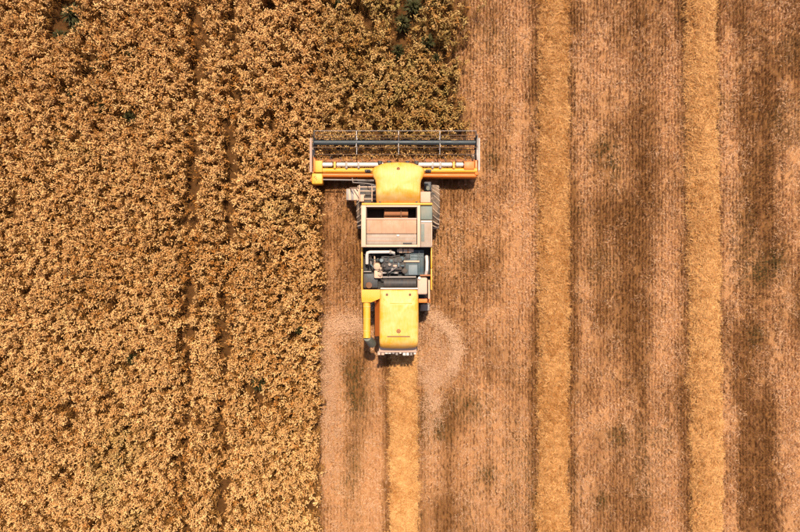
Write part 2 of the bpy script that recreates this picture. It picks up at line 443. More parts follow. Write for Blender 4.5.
# loose straw between the rows
X, Y = jgrid(-4.2, 19.5, -13.5, 13.5, 0.24, 0.24, 0.5, 0.5)
lit = litter(X, Y)
k = (rng.uniform(0, 1, len(X)) < (1 - crop_prob(X, Y)) * (0.06 + 1.0 * lit)) & (swath_d(X, Y) > 0.8)
X, Y, lit = X[k], Y[k], lit[k]; n = len(X); print('litter', n)
scatter('straw_litter', np.stack([X, Y, rng.uniform(0, .05, n)], 1), rots(n, 0.06), np.stack([rng.uniform(.8, 1.3, n)] * 3, 1),
        0.25 + .5 * lit + rng.normal(0, .2, n), np.zeros(n), [straw_bunch(300 + i, 14, .2, (.04, .13), .05, .005, 'chaff') for i in range(8)])
tag(bpy.data.objects['straw_litter'], 'pale chopped straw littered thinly between the stubble rows', 'straw', kind='stuff')

# chaff blown out on both sides of the machine's tail
def chaff_mask(X, Y):
    px = PXX(X, .1); py = PYY(Y, .1)
    w = (fbm(X * 1.3, Y * 1.3, 95) - .5) * 14
    a = math.pi * 0
    dx, dy = px - 420, py - 352
    r = np.hypot(dx, dy * 0.95) + w * .5; th = np.arctan2(-dy, dx)
    arc = gauss(r, 36, 6.5) * sstep(-1.1, -0.2, th) * (1 - sstep(1.15, 1.5, th))
    fill = 0.28 * (1 - sstep(20, 38, r)) * (px > 415)
    tail = 0.45 * gauss(px + w, 432, 10) * sstep(345, 375, py) * (1 - sstep(395, 470, py))
    lft = gauss(px + w, 338, 20) * gauss(py + w * .6, 328, 9) + .6 * gauss(px, 356, 12) * gauss(py, 320, 7)
    lft2 = 0.5 * gauss(px + w, 328, 9) * sstep(325, 345, py) * (1 - sstep(380, 520, py))
    return np.clip(np.maximum.reduce([arc, fill, tail, lft, lft2]), 0, 1)
X, Y = jgrid(-4.0, 3.4, -9, 0, 0.085, 0.085, 0.5, 0.5)
cm = chaff_mask(X, Y) * (1 - crop_prob(X, Y))
k = rng.uniform(0, 1, len(X)) < cm * 0.95
X, Y, cm = X[k], Y[k], cm[k]; n = len(X); print('chaff', n)
scatter('blown_chaff', np.stack([X, Y, rng.uniform(0.02, .14, n)], 1), rots(n, 0.1), np.stack([rng.uniform(.8, 1.3, n)] * 3, 1),
        0.35 + .5 * cm + rng.normal(0, .15, n), np.zeros(n), [chaff_bunch(400 + i) for i in range(6)])
tag(bpy.data.objects['blown_chaff'], 'pale pinkish chaff blown out to both sides behind the harvester', 'chaff', kind='stuff')

# straw windrows: a low mound each, thatched with loose straw
def windrow(t, b, hw, y0px, label, tone0):
    ya = min(13.5, WY(y0px)); yb = -13.5
    ys = np.arange(yb, ya + .01, 0.11); us = np.linspace(-1.15, 1.15, 15)
    cx = lambda y: WX(t + (b - t) * PYY(y) / 532)
    gu, gy = np.meshgrid(us, ys)
    edge = 1 + 0.55 * (fbm(gu * 0 + np.sign(gu) * 5, gy * 1.9, int(t), 5) - .5)
    endf = sstep(0, 0.5, ya - gy) if y0px > 0 else 1.0
    prof = np.clip(1 - (np.abs(gu) / 1.02) ** 2.4, -.15, 1)
    gz = prof * (0.23 + 0.12 * fbm(gu * 2, gy * 2.2, int(t) + 3)) * endf - 0.02
    gx = cx(gy) + gu * hw * edge
    me = bpy.data.meshes.new('mound')
    ny, nx = gx.shape
    i = np.arange(nx * ny).reshape(ny, nx)
    f = np.stack([i[:-1, :-1], i[:-1, 1:], i[1:, 1:], i[1:, :-1]], -1).reshape(-1, 4)
    root = bpy.data.objects.new('straw_windrow', None); COL.objects.link(root)
    base = (float(cx(ya)), ya, 0); root.location = base
    me.from_pydata(np.stack([gx.ravel() - base[0], gy.ravel() - base[1], gz.ravel()], 1).tolist(), [], f.tolist())
    m, nt, p = new_mat('straw_mound')
    n1 = noise(nt, 30, 5)
    nt.links.new(ramp(nt, n1, [(.35, (.30, .125, .035)), (.65, (.66, .32, .10))]), p.inputs['Base Color']); p.inputs['Roughness'].default_value = .95
    p.inputs['Specular IOR Level'].default_value = .1
    me.materials.append(m); me.polygons.foreach_set('use_smooth', [True] * len(me.polygons))
    mo = bpy.data.objects.new('mound', me); COL.objects.link(mo); mo.parent = root
    tag(root, label, 'straw windrow', 'straw windrows left on the cut field')
    # straw thatch
    n = int((ya - yb) * hw * 2 * 190)
    y = rng.uniform(yb, ya, n); u = rng.uniform(-1.1, 1.1, n); u = np.where(np.abs(u) > .95, u * rng.uniform(.8, 1.05, n), u)
    ed = 1 + 0.55 * (fbm(np.sign(u) * 5, y * 1.9, int(t), 5) - .5)
    ef = sstep(0, .5, ya - y) if y0px > 0 else 1.0
    z = np.clip(1 - (np.abs(u) / 1.02) ** 2.4, -.1, 1) * (0.23 + 0.12 * fbm(u * 2, y * 2.2, int(t) + 3)) * ef
    x = cx(y) + u * hw * ed
    tn = tone0 + .8 * (fbm(x * 1.2, y * 1.0, int(t) + 9) - .5) + rng.normal(0, .36, n)
    s = scatter('straw', np.stack([x - base[0], y - base[1], z + .0], 1), rots(n, 0.16), np.stack([rng.uniform(.8, 1.25, n)] * 3, 1), tn, np.zeros(n), STRAW, root)
    tag(s, kind='stuff')
STRAW = [straw_bunch(500 + i, 13, .13, (.07, .20), .06, .006) for i in range(8)]
for (t, b, hw, y0, lab), tn in zip(SWATHS, (.62, .45, .72)): windrow(t, b, hw, y0, lab, tn)

# weeds: each clump a plant of its own
def weed_mesh(seed):
    """a tussock: blades and leafy stems that all spring from one crown"""
    random.seed(seed)
    v = [(0, 0, 0.0)]; f = []
    for i in range(120):
        az = U(0, 6.28); reach = U(.15, 1.0); h = U(.45, 1.05) * (1 - .35 * reach * reach)
        d = Vector((math.cos(az), math.sin(az), 0)); s = Vector((-d.y, d.x, 0))
        w = U(.03, .075); prev = None
        for q, ww in ((.35, .4), (.6, 1.0), (.85, .9), (1.0, .15)):
            c = d * reach * (q ** 1.5) + Vector((0, 0, h * math.sin(q * 2.0)))
            t = s * w * ww + Vector((0, 0, U(-.03, .03)))
            n0 = len(v); v += [tuple(c - t), tuple(c + t)]
            f.append((0, n0 + 1, n0) if prev is None else (prev, prev + 1, n0 + 1, n0)); prev = n0
    me = bpy.data.meshes.new('weed_clump'); me.from_pydata(v, [], f); me.materials.append(M['weed'])
    return me
mcrop = [weed_mesh(600 + i) for i in range(4)]
for i, (x, y, r) in enumerate(WEED_SPOTS_CROP):
    o = bpy.data.objects.new('weed_clump', mcrop[i % 4]); COL.objects.link(o)
    o.location = (WX(x, .5), WY(y, .5), -.02); o.rotation_euler.z = U(0, 6.28); o.scale = (r, r * U(.9, 1.2), .72 * U(.9, 1.1))
    if y < 70 and x > 330: lab = 'dark green weed clump in the greenish wheat straight ahead of the reel'
    elif y < 120: lab = 'dark green weed clump in a gap of the golden wheat, far from the harvester'
    elif x > 240: lab = ('broad', 'small')[int(r < .3)] + ' green weed clump between the wheel lines and the cut edge of the wheat'
    else: lab = 'single small dark green weed clump low in the golden wheat beyond the wheel lines'
    tag(o, lab, 'weed', 'weeds in the standing wheat')

# ---------------------------------------------------------------- the combine harvester
BASE = Vector((WX(398), WY(250), 0))
class MB:
    def __init__(s): s.bm = bmesh.new()
    def box(s, x0, x1, y0, y1, z0, z1, bev=0.0, seg=2):
        r = bmesh.ops.create_cube(s.bm, size=1)
        vs = r['verts']
        for v in vs:
            v.co = Vector(((x0 + x1) / 2 + v.co.x * (x1 - x0), (y0 + y1) / 2 + v.co.y * (y1 - y0), (z0 + z1) / 2 + v.co.z * (z1 - z0)))
        if bev > 0:
            es = list({e for v in vs for e in v.link_edges})
            bmesh.ops.bevel(s.bm, geom=es, offset=min(bev, .45 * min(abs(x1 - x0), abs(y1 - y0), abs(z1 - z0))), segments=seg, profile=.5, affect='EDGES')
        return s
    def pbox(s, px0, py0, px1, py1, z0, z1, bev=0.01, seg=2):
        """box whose top face covers that part of the photograph at height z1"""
        xs = sorted((WX(px0, z1), WX(px1, z1))); ys = sorted((WY(py0, z1), WY(py1, z1)))
        return s.box(xs[0], xs[1], ys[0], ys[1], z0, z1, bev, seg)
    def tube(s, pts, r, k=10, cap=True):
        pts = [Vector(p) for p in pts]; rings = []
        rs = r if isinstance(r, (list, tuple)) else [r] * len(pts)
        up = None
        for i, q in enumerate(pts):
            d = (pts[min(i + 1, len(pts) - 1)] - pts[max(i - 1, 0)]).normalized()
            if up is None: up = d.orthogonal().normalized()
            u = (up - d * up.dot(d)).normalized(); up = u; w = d.cross(u)
            rings.append([s.bm.verts.new(q + (u * math.cos(2 * math.pi * j / k) + w * math.sin(2 * math.pi * j / k)) * rs[i]) for j in range(k)])
        for a, b in zip(rings, rings[1:]):
            for j in range(k): s.bm.faces.new((a[j], a[(j + 1) % k], b[(j + 1) % k], b[j]))
        if cap:
            s.bm.faces.new(rings[0][::-1]); s.bm.faces.new(rings[-1])
        return s
    def loft(s, rings, cap=True):
        rv = [[s.bm.verts.new(p) for p in ring] for ring in rings]; k = len(rings[0])
        for a, b in zip(rv, rv[1:]):
            for j in range(k): s.bm.faces.new((a[j], a[(j + 1) % k], b[(j + 1) % k], b[j]))
        if cap: s.bm.faces.new(rv[0][::-1]); s.bm.faces.new(rv[-1])
        return s
    def lathe_x(s, c, prof, k=40):
        """prof: (x offset, radius) rings about the X axis through c"""
        rings = [[Vector((c[0] + x, c[1] + r * math.cos(2 * math.pi * j / k), c[2] + r * math.sin(2 * math.pi * j / k))) for j in range(k)] for x, r in prof]
        return s.loft(rings)
    def warp(s, fn):
        for v in s.bm.verts: v.co = fn(v.co.copy())
        return s
    def build(s, name, mat, parent, smooth=True, ang=35):
        bmesh.ops.recalc_face_normals(s.bm, faces=s.bm.faces)
        me = bpy.data.meshes.new(name)
        for v in s.bm.verts: v.co -= BASE
        s.bm.to_mesh(me); s.bm.free()
        me.materials.append(M[mat])
        if smooth:
            me.polygons.foreach_set('use_smooth', [True] * len(me.polygons)); me.set_sharp_from_angle(angle=rad(ang))
        o = bpy.data.objects.new(name, me); COL.objects.link(o); o.parent = parent
        return o
def P3(px, py, z): return Vector((WX(px, z), WY(py, z), z))

ROOT = bpy.data.objects.new('combine_harvester', None); COL.objects.link(ROOT); ROOT.location = BASE
tag(ROOT, 'yellow combine harvester with wide reel header cutting along the wheat edge', 'combine harvester')

# --- chassis and wheels
fr = MB()
fr.box(WX(372, 1.2), WX(424, 1.2), WY(300, 1.2), WY(200, 1.2), 0.75, 1.25, .03)
ch = fr.build('chassis', 'black', ROOT)
MB().tube([(WX(362, .85), WY(207, .85), .85), (WX(434, .85), WY(207, .85), .85)], .13).build('front_axle', 'black', ch)
MB().tube([(WX(366, .55), WY(297, .55), .55), (WX(430, .55), WY(297, .55), .55)], .09).build('rear_axle', 'black', ch)
def wheel(cx, cy, r, w, lugs):
    tp = [(-w / 2, r * .58), (-w / 2, r * .80), (-w * .46, r * .905), (-w * .36, r * .945), (0, r * .955), (w * .36, r * .945), (w * .46, r * .905), (w / 2, r * .80), (w / 2, r * .58)]
    t = MB().lathe_x((cx, cy, r), tp).build('wheel', 'rubber', ROOT)
    lg = MB()
    for i in range(lugs):
        for sgn in (-1, 1):
            a0 = 2 * math.pi * (i + (.5 if sgn > 0 else 0)) / lugs
            q = []
            for f in (0.0, .5, 1.0):
                a = a0 + f * 2 * math.pi / lugs * .95; x = sgn * w * (.02 + .47 * f); rr = r * (.955 if f < 1 else .925)
                q.append((x, a, rr))
            rings = []
            for x, a, rr in q:
                da = .022 / r
                ring = []
                for (aa, hh) in ((a - da, -.02), (a + da, -.02), (a + da * .8, .038), (a - da * .8, .038)):
                    R_ = min(rr + hh, r)if hh > 0 else rr + hh
                    ring.append(Vector((cx + x, cy + R_ * math.cos(aa), r + R_ * math.sin(aa))))
                rings.append(ring)
            lg.loft(rings)
    lg.build('tread_lugs', 'lug', t, smooth=False)
    rim = MB().lathe_x((cx, cy, r), [(-w * .40, r * .10), (-w * .30, r * .22), (-w * .28, r * .5), (-w * .46, r * .585), (w * .46, r * .585), (w * .28, r * .5), (w * .30, r * .22), (w * .40, r * .10)], 28)
    rim.build('rim', 'cream', t)
for cx in (WX(365, .85), WX(431.5, .85)): wheel(cx, WY(207, .85), .85, .56, 20)
for cx in (WX(373.5, .55), WX(424.5, .55)): wheel(cx, WY(297, .55), .55, .38, 16)

# --- body
bd = MB()
bd.pbox(362.5, 204.5, 431, 290, 1.2, 2.55, .02)
body = bd.build('body', 'yellow', ROOT)
for px0, px1 in ((361.3, 362.6), (430.8, 432.2)):      # side cladding panels, left and right
    for a, b in ((247.6, 268), (268.5, 290)):
        MB().pbox(px0, a, px1, b, 1.25, 3.0, .012).build('side_panel', 'yellow', body)
MB().pbox(362, 290, 431, 291.2, 2.3, 2.75, .01).build('rear_crossmember', 'black', body)

# --- grain tank: four walls, lids, an opening at the front through which the inside shows
TZ = 3.45
tk = MB()
tk.pbox(361.2, 205.0, 366, 247, 2.5, TZ, .015)
tk.pbox(417.2, 205.0, 420.3, 247, 2.5, TZ, .015)
tk.pbox(366, 205.0, 417.2, 207, 2.5, TZ - .004, .012)
tk.pbox(366, 244.6, 417.2, 247, 2.5, TZ - .004, .012)
tank = tk.build('grain_tank', 'cream', ROOT)
MB().pbox(361.6, 202.8, 432.4, 204.9, 2.6, TZ + .03, .02).build('front_lip', 'yellow', tank)
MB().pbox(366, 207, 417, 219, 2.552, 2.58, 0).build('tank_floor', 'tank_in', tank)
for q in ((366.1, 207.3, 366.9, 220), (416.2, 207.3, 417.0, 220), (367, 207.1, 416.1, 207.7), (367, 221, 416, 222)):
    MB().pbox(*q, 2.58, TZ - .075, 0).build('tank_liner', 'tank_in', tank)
MB().pbox(384, 207.2, 408, 219.5, 2.58, 2.95, .02).build('auger_housing', 'rust', tank)
MB().tube([P3(384.5, 213.5, 3.0), P3(408, 213.5, 3.0)], .10, 14).build('filling_auger', 'rust', tank)
MB().pbox(400.5, 207.6, 401.6, 219.0, 2.9, 3.14, .01).build('inner_rib', 'brown', tank)
lid = MB().pbox(366.6, 218.2, 416.6, 233.6, TZ - .06, TZ + .012, .02)
lid.warp(lambda c: Vector((c.x, c.y, c.z)))
ld = lid.build('tank_lid', 'beige', tank)
MB().pbox(366.4, 218.0, 416.8, 219.5, TZ + .01, TZ + .045, .012).build('lid_rim', 'pink', ld)
MB().pbox(369.0, 222, 370.0, 231, TZ + .01, TZ + .03, .006).build('lid_rib', 'beige_grey', ld)
for px in (381, 393.5, 406): MB().pbox(px, 220.6, px + .7, 232.8, TZ + .008, TZ + .024, .006).build('lid_rib', 'beige', ld)
l2 = MB().pbox(366.6, 234.0, 416.6, 244.4, TZ - .06, TZ + .004, .02).build('tank_lid', 'beige_grey', tank)
MB().pbox(367, 236.6, 416, 237.3, TZ, TZ + .02, .005).build('lid_rib', 'pink', l2)
MB().pbox(367, 240.6, 416, 241.2, TZ, TZ + .02, .005).build('lid_rib', 'beige', l2)
MB().pbox(396.5, 234.6, 399.5, 236.4, TZ, TZ + .06, .015).build('lid_latch', 'white', l2)
MB().pbox(403, 242.6, 412, 243.9, TZ, TZ + .03, .01).build('lid_handle', 'dark', l2)
# right-hand service strip
MB().pbox(420.6, 205.0, 432.2, 219.6, 2.55, TZ - .08, .015).build('side_hatch', 'greygreen', tank)
sp = MB().pbox(420.6, 220.2, 432.2, 247, 2.55, TZ - .03, .015).build('side_hatch', 'beige_grey', tank)
MB().pbox(421.2, 224, 424.4, 241.5, TZ - .04, TZ - .015, .006).build('hatch_grille', 'greygreen', sp)
MB().pbox(421.0, 220.8, 431.8, 222.2, TZ - .04, TZ - .0, .01).build('hatch_hinge', 'white', sp)
MB().pbox(431.0, 223, 432.2, 246, TZ - .04, TZ - .0, .01).build('hatch_edge', 'pink', sp)

# --- cab
def outline_rings(pts, layers, drop=None):
    cx = sum(p[0] for p in pts) / len(pts); cy = sum(p[1] for p in pts) / len(pts)
    rings = []
    for inset, z in layers:
        ring = []
        for x, y in pts:
            d = math.hypot(x - cx, y - cy); f = max(.02, (d - inset) / d)
            q = P3(cx + (x - cx) * f, cy + (y - cy) * f, layers_top)
            q.z = z - (drop(q.x, PYY(q.y, layers_top)) if drop else 0)
            ring.append(q)
        rings.append(ring)
    return rings
layers_top = 3.72
def densify(pts, step=2.0):
    out = []
    for (x0, y0), (x1, y1) in zip(pts, pts[1:] + pts[:1]):
        n = max(1, int(math.hypot(x1 - x0, y1 - y0) / step))
        out += [(x0 + (x1 - x0) * i / n, y0 + (y1 - y0) * i / n) for i in range(n)]
    return out
half = [(398.2, 161.0), (404, 161.1), (410, 161.6), (415, 162.8), (419, 164.6), (422.5, 166.4), (424.3, 168.6), (424.6, 172.5), (423.6, 176), (421.6, 179.4), (420.8, 183), (420.7, 199), (420.2, 202), (418.5, 203.3)]
roof_o = densify(half + [(796.4 - x, y) for x, y in half[::-1][:-1]])
rdrop = lambda x, py: .34 * float(sstep(190, 204.5, py)) ** 1.3 + .07 * float(sstep(172, 160, py))
cabm = MB()
cabm.pbox(379, 177, 417.5, 204, 1.35, 1.75, .03)
cab = cabm.build('cab', 'yellow', ROOT)
glass = MB()
gx0, gx1 = WX(380, 3.4), WX(416.5, 3.4)
yb0, yf0, yf1 = WY(201.5, 3.4), WY(180, 1.75) , WY(171, 3.4)
glass.loft([[Vector((gx0, yb0, 1.72)), Vector((gx1, yb0, 1.72)), Vector((gx1, yf0, 1.72)), Vector((gx0, yf0, 1.72))],
            [Vector((gx0, yb0, 3.40)), Vector((gx1, yb0, 3.40)), Vector((gx1, yf1, 3.40)), Vector((gx0, yf1, 3.40))]])
glass.build('cab_windows', 'glass', cab, smooth=False)
for gx in (gx0, gx1):
    MB().tube([(gx, yf0, 1.72), (gx, yf1, 3.42)], .035, 8).build('cab_pillar', 'dark', cab)
    MB().tube([(gx, yb0, 1.72), (gx, yb0, 3.42)], .045, 8).build('cab_pillar', 'dark', cab)
roof = MB().loft(outline_rings(roof_o, [(2.0, 3.36), (.4, 3.40), (0, 3.46), (0, 3.56), (.5, 3.62), (1.6, 3.66), (4, 3.69), (8, 3.705), (14, 3.715), (19, 3.72)], rdrop)).build('cab_roof', 'yellow_roof', ROOT, ang=60)
MB().tube([P3(398.3, 169, 3.655), P3(398.3, 169, 3.70)], [.065, .055], 14).build('roof_vent', 'brown', roof)
MB().tube([P3(398.3, 169, 3.69), P3(398.3, 169, 3.73)], [.04, .02], 10).build('vent_cap', 'rust', roof)
for px in (383, 413.5):
    MB().pbox(px - .35, 180, px + .35, 193, 3.66, 3.705, .01).build('roof_rib', 'yellow_roof', roof)
for px in (380, 389, 407.5, 416.5):
    MB().tube([P3(px, 164.6, 3.5), P3(px, 161.4, 3.49)], [.07, .085], 12).build('work_light', 'dark', roof)
for s in (-1, 1):
    mr = MB().tube([P3(398 + s * 22, 172, 3.3), P3(398 + s * 30, 170.5, 3.1), P3(398 + s * 30.5, 170.5, 2.8)], .015, 6).build('mirror_arm', 'dark', ROOT)
    x = WX(398 + s * 30.5, 2.8); y = WY(170.5, 2.8)
    MB().box(x - .1, x + .1, y - .04, y + .04, 2.4, 2.8, .02).build('mirror', 'dark', mr)

# --- left platform with steps and handrails
pl = MB().pbox(359, 184.5, 378, 203, 1.75, 1.82, .01).build('platform', 'dark', ROOT)
for py in (186.4, 190.4, 194.4, 198.4):
    MB().pbox(360, py, 376, py + 1.1, 1.82, 1.85, .006).build('platform_slat', 'pink', pl)
MB().pbox(365, 191.6, 371, 195.6, 1.83, 1.90, .02).build('battery_box', 'dark', pl)
MB().pbox(360, 195.2, 364, 201.5, 1.82, 1.98, .02).build('tool_box', 'pink', pl)
for px in (359.6, 372):
    MB().tube([P3(px, 185.4, 1.8), P3(px, 185.6, 2.7), P3(px, 192, 2.78), P3(px, 201, 2.7), P3(px, 201.6, 1.8)], .018, 7).build('handrail', 'cream', pl)
MB().tube([P3(357.5, 180.2, 2.2), P3(373, 180.2, 2.2)], .016, 6).build('handrail', 'steel', pl)
la = MB()
for py in (189, 200): la.tube([P3(357.5, py, 1.8), P3(347.5, py, .45)], .022, 7)
lad = la.build('ladder', 'pink', ROOT)
for i, f in enumerate((.12, .37, .62, .87)):
    z = 1.8 + (0.45 - 1.8) * f; x = 357.5 - 10 * f
    xx = WX(x, z); MB().box(xx - .10, xx + .10, WY(200, z), WY(189, z), z - .02, z + .015, .008).build('step', 'steel' if i % 2 else 'cream', lad)
MB().tube([P3(349.5, 188, .55), P3(351, 187.8, 1.5), P3(357.5, 187.6, 2.3), P3(359.5, 187.6, 2.6)], .017, 7).build('ladder_rail', 'cream', lad)
# right of the cab: fender and small boxes over the wheel
MB().pbox(420.5, 191.5, 430.5, 202.5, 1.72, 1.80, .02).build('wheel_fender', 'pink', ROOT)
MB().pbox(424, 181.5, 431.5, 190.8, 1.3, 1.55, .04).build('hydraulic_tank', 'dark', ROOT)
MB().tube([P3(427.5, 186, 1.5), P3(428, 188.5, 1.9)], .07, 10).build('filler_pipe', 'greygreen', ROOT)

# --- engine deck
ZD = 2.60
dk = MB().pbox(363, 247.3, 430.5, 290, 2.54, ZD, 0).build('engine_deck', 'black', ROOT)
eng = MB()
eng.pbox(381, 256, 406, 272, ZD, 2.88, .04).pbox(384, 258, 402, 270, 2.85, 3.02, .03)
engine = eng.build('engine', 'dark', ROOT)
for i in range(4): MB().pbox(385 + i * 4.4, 259.4, 388.6 + i * 4.4, 262.6, 3.0, 3.08, .015).build('cylinder_cover', ('dark', 'teal', 'dark', 'dark')[i], engine)
for a, b, c, d, z, mt in ((383, 264.5, 386, 267.5, 3.09, 'dark'), (393, 264.8, 397, 267, 3.05, 'pink'), (398, 262.5, 399.4, 267, 3.16, 'bluegrey'), (400.2, 264.6, 404.5, 266.8, 3.06, 'teal'), (376.5, 258, 379, 262, 2.9, 'dark')):
    MB().pbox(a, b, c, d, 2.62, z, .03).build('engine_fitting', mt, engine)
for a, b, rr, z, mt in ((381.6, 260.4, .07, 3.04, 'bluegrey'), (389.6, 264.6, .06, 3.12, 'steel'), (392.4, 269.4, .05, 3.06, 'steel'), (386.4, 268.6, .08, 2.98, 'dark'), (401.8, 258.6, .09, 3.0, 'teal'), (404.8, 271.0, .10, 2.9, 'dark'), (380.4, 268.4, .05, 2.92, 'cream')):
    MB().tube([P3(a, b, 2.62), P3(a, b, z - .02), P3(a, b, z)], [rr, rr, rr * .7], 14).build('engine_cap', mt, engine)
for x0, y0, x1, y1 in ((383, 272.6, 395, 272.6), (384, 256.6, 400, 255.2)):     # belts
    MB().tube([P3(x0, y0, 2.92), P3((x0 + x1) / 2, y0 + .5, 2.94), P3(x1, y1, 2.92)], .02, 6).build('drive_belt', 'dark', engine)
for x0, y0, rr in ((383, 272.8, .13), (396, 272.8, .09)):
    MB().tube([P3(x0, y0, 2.9) + Vector((0, -.03, 0)), P3(x0, y0, 2.9) + Vector((0, .03, 0))], rr, 18).build('pulley', 'steel', engine)
random.seed(11)
for i in range(26):     # hoses and cables
    x = U(368, 404); y = U(255, 272); x2 = x + U(-9, 9); y2 = y + U(-6, 6)
    z = U(2.75, 3.0)
    MB().tube([P3(x, y, 2.62), P3(x, y, z), P3((x + x2) / 2, (y + y2) / 2, z + .12), P3(x2, y2, z), P3(x2, y2, 2.62)], U(.012, .025), 6).build('hose', random.choice(['dark', 'dark', 'black', 'dark', 'steel', 'teal', 'bluegrey']), engine)
ip = MB().tube([P3(367, 263.5, 2.9), P3(367, 255, 3.05), P3(367.6, 252.8, 3.08), P3(370, 252, 3.1), P3(390, 251.8, 3.1), P3(393.5, 252.6, 3.0), P3(394, 255, 2.7)], .058, 12).build('intake_pipe', 'white', ROOT)
MB().tube([P3(389.5, 251.8, 3.1), P3(391.5, 251.9, 3.1)], .09, 12).build('hose_clamp', 'steel', ip)
MB().tube([P3(370.5, 256, 2.8), P3(371, 265, 2.8)], .035, 8).build('coolant_pipe', 'steel', ROOT)
MB().tube([P3(374.5, 256, 2.85), P3(375, 266, 2.85)], .025, 8).build('coolant_pipe', 'cream', ROOT)
af = MB().tube([P3(397, 250.6, 2.95), P3(399, 250.6, 2.95), P3(399.2, 250.6, 2.95), P3(404, 250.6, 2.95), P3(404.2, 250.6, 2.95), P3(410, 250.6, 2.95), P3(413.6, 250.6, 2.95)], [.06, .07, .095, .095, .08, .085, .05], 14)
muff = af.build('muffler', 'cream', ROOT)
MB().tube([P3(402.5, 250.6, 2.95), P3(403.5, 250.6, 2.95)], .105, 14).build('muffler_band', 'dark', muff)
MB().tube([P3(407.5, 250.6, 2.95), P3(408.5, 250.6, 2.95)], .097, 14).build('muffler_band', 'rust', muff)
can = MB().tube([P3(377.0, 265.5, 2.6), P3(377.0, 266.6, 3.02), P3(377.2, 267, 3.06)], [.15, .12, .07], 16).build('oil_filter', 'cream', ROOT)
c2 = MB().pbox(374, 270, 382.6, 278.4, 2.6, 2.96, .05).build('turbo_housing', 'cream', ROOT)
MB().tube([P3(379, 274, 2.95), P3(381.5, 275.2, 3.0)], .07, 12).build('turbo_outlet', 'pink', c2)
MB().pbox(363.6, 271.2, 371.5, 272.2, 2.6, 2.75, .01).build('bracket', 'steel', ROOT)
MB().pbox(363.4, 273.4, 378, 288, 2.6, 2.78, .03).build('fuel_tank', 'dark', ROOT)
MB().tube([P3(368.5, 285.2, 2.7), P3(369.0, 285.2, 2.86)], .11, 14).build('fuel_cap', 'brown', ROOT)
rc = MB().pbox(404.5, 249.6, 424, 275.4, 2.6, 2.86, .03).build('radiator_casing', 'teal', ROOT)
MB().pbox(408.4, 264.8, 417.6, 275, 2.85, 2.93, .02).build('radiator_box', 'bluegrey', rc)
MB().pbox(403.6, 260.6, 419.5, 262.2, 2.85, 2.95, .015).build('radiator_bar', 'cream', rc)
for px in (417.6, 420.2, 422.8): MB().pbox(px, 251, px + .9, 272, 2.85, 2.89, .01).build('radiator_rib', 'teal', rc)
for py in (253.4, 256.4): MB().pbox(411, py, 423.4, py + .8, 2.85, 2.885, .008).build('radiator_rib', 'teal', rc)
MB().pbox(405.4, 253.6, 410.2, 259.4, 2.85, 2.9, .02).build('radiator_grille', 'dark', rc)
MB().tube([P3(384, 283, 2.78), P3(416, 283, 2.78)], .15, 18).build('cleaning_drum', 'dark', ROOT)
MB().tube([P3(382, 277.2, 2.82), P3(416, 277, 2.82)], .035, 8).build('drive_shaft', 'steel', ROOT)
MB().tube([P3(381, 280, 2.82), P3(415.5, 280, 2.82)], .02, 8).build('drive_shaft', 'dark', ROOT)
MB().tube([P3(426.6, 256, 2.85), P3(427, 262, 2.95), P3(426.8, 270, 2.95), P3(425.8, 275, 2.8)], .055, 10).build('exhaust_pipe', 'white', ROOT)
cp_ = MB()
cp_.pbox(417.4, 277.5, 427.4, 294.6, 2.55, 3.0, .06, 3)
cp_.build('curved_guard', 'pink', ROOT)
MB().tube([P3(419.4, 278, 3.0), P3(419.4, 278, 3.07)], .05, 10).build('guard_bolt', 'white', ROOT)
MB().pbox(420, 274.6, 431, 276.2, 2.6, 2.92, .01).build('deck_bracket', 'rust', ROOT)
MB().pbox(428.2, 280, 430.0, 299, 2.2, 2.9, .015).build('guard_post', 'cream', ROOT)

# --- rear hood
layers_top = 3.05
hood_o = densify([(380.2, 289.4), (385, 289), (398.3, 289), (411, 289), (416.5, 289.2), (418.4, 290.5), (418.5, 300), (418.6, 325), (418.4, 343), (417.4, 348), (414.5, 349.8), (406, 350.6), (398.5, 350.8), (390, 350.6), (382.6, 350), (379.8, 348.4), (379.2, 343), (379.2, 325), (379.2, 300), (379.3, 291)])
hdrop = lambda x, py: .42 * float(sstep(341, 352.5, py)) ** 1.4 + .05 * float(sstep(303.4, 300, py))
hood = MB().loft(outline_rings(hood_o, [(0, 1.9), (-.6, 2.4), (-.2, 2.86), (.25, 2.95), (1.0, 3.0), (2.4, 3.03), (5, 3.045), (9, 3.055), (14, 3.06), (17, 3.062)], hdrop)).build('rear_hood', 'yellow_roof', ROOT, ang=50)
MB().pbox(380.5, 288.0, 418, 289.2, 2.5, 3.0, .01).build('hood_front_edge', 'white', hood)
for px in (387, 410): MB().tube([P3(px, 294.6, 2.98), P3(px, 294.6, 3.025)], .045, 10).build('hood_bolt', 'brown', hood)
MB().pbox(390, 303.0, 412, 303.7, 3.02, 3.064, .006).build('hood_seam', 'yellow', hood)
MB().tube([P3(398.6, 331, 3.04), P3(398.6, 331, 3.10)], [.085, .06], 14).build('hood_lock', 'rust', hood)
MB().tube([P3(398.6, 331, 3.09), P3(398.6, 331, 3.115)], .03, 10).build('lock_pin', 'rust', hood)
MB().pbox(387, 336.2, 410, 337.0, 3.0, 3.085, .006).build('hood_handle', 'dark', hood)
# sloping left flank of the hood
fl = MB()
za, zb = 2.9, 2.25
fl.loft([[P3(380, 300, za), P3(380, 336, za), P3(380.4, 336, za - .1), P3(380.4, 300, za - .1)], [P3(374.8, 300, zb), P3(375, 336.4, zb), P3(378, 336, zb), P3(378, 300, zb)]])
fl.build('hood_flank', 'orange', hood, smooth=False)  # orange in place of yellow: the flank's shade is put into its colour
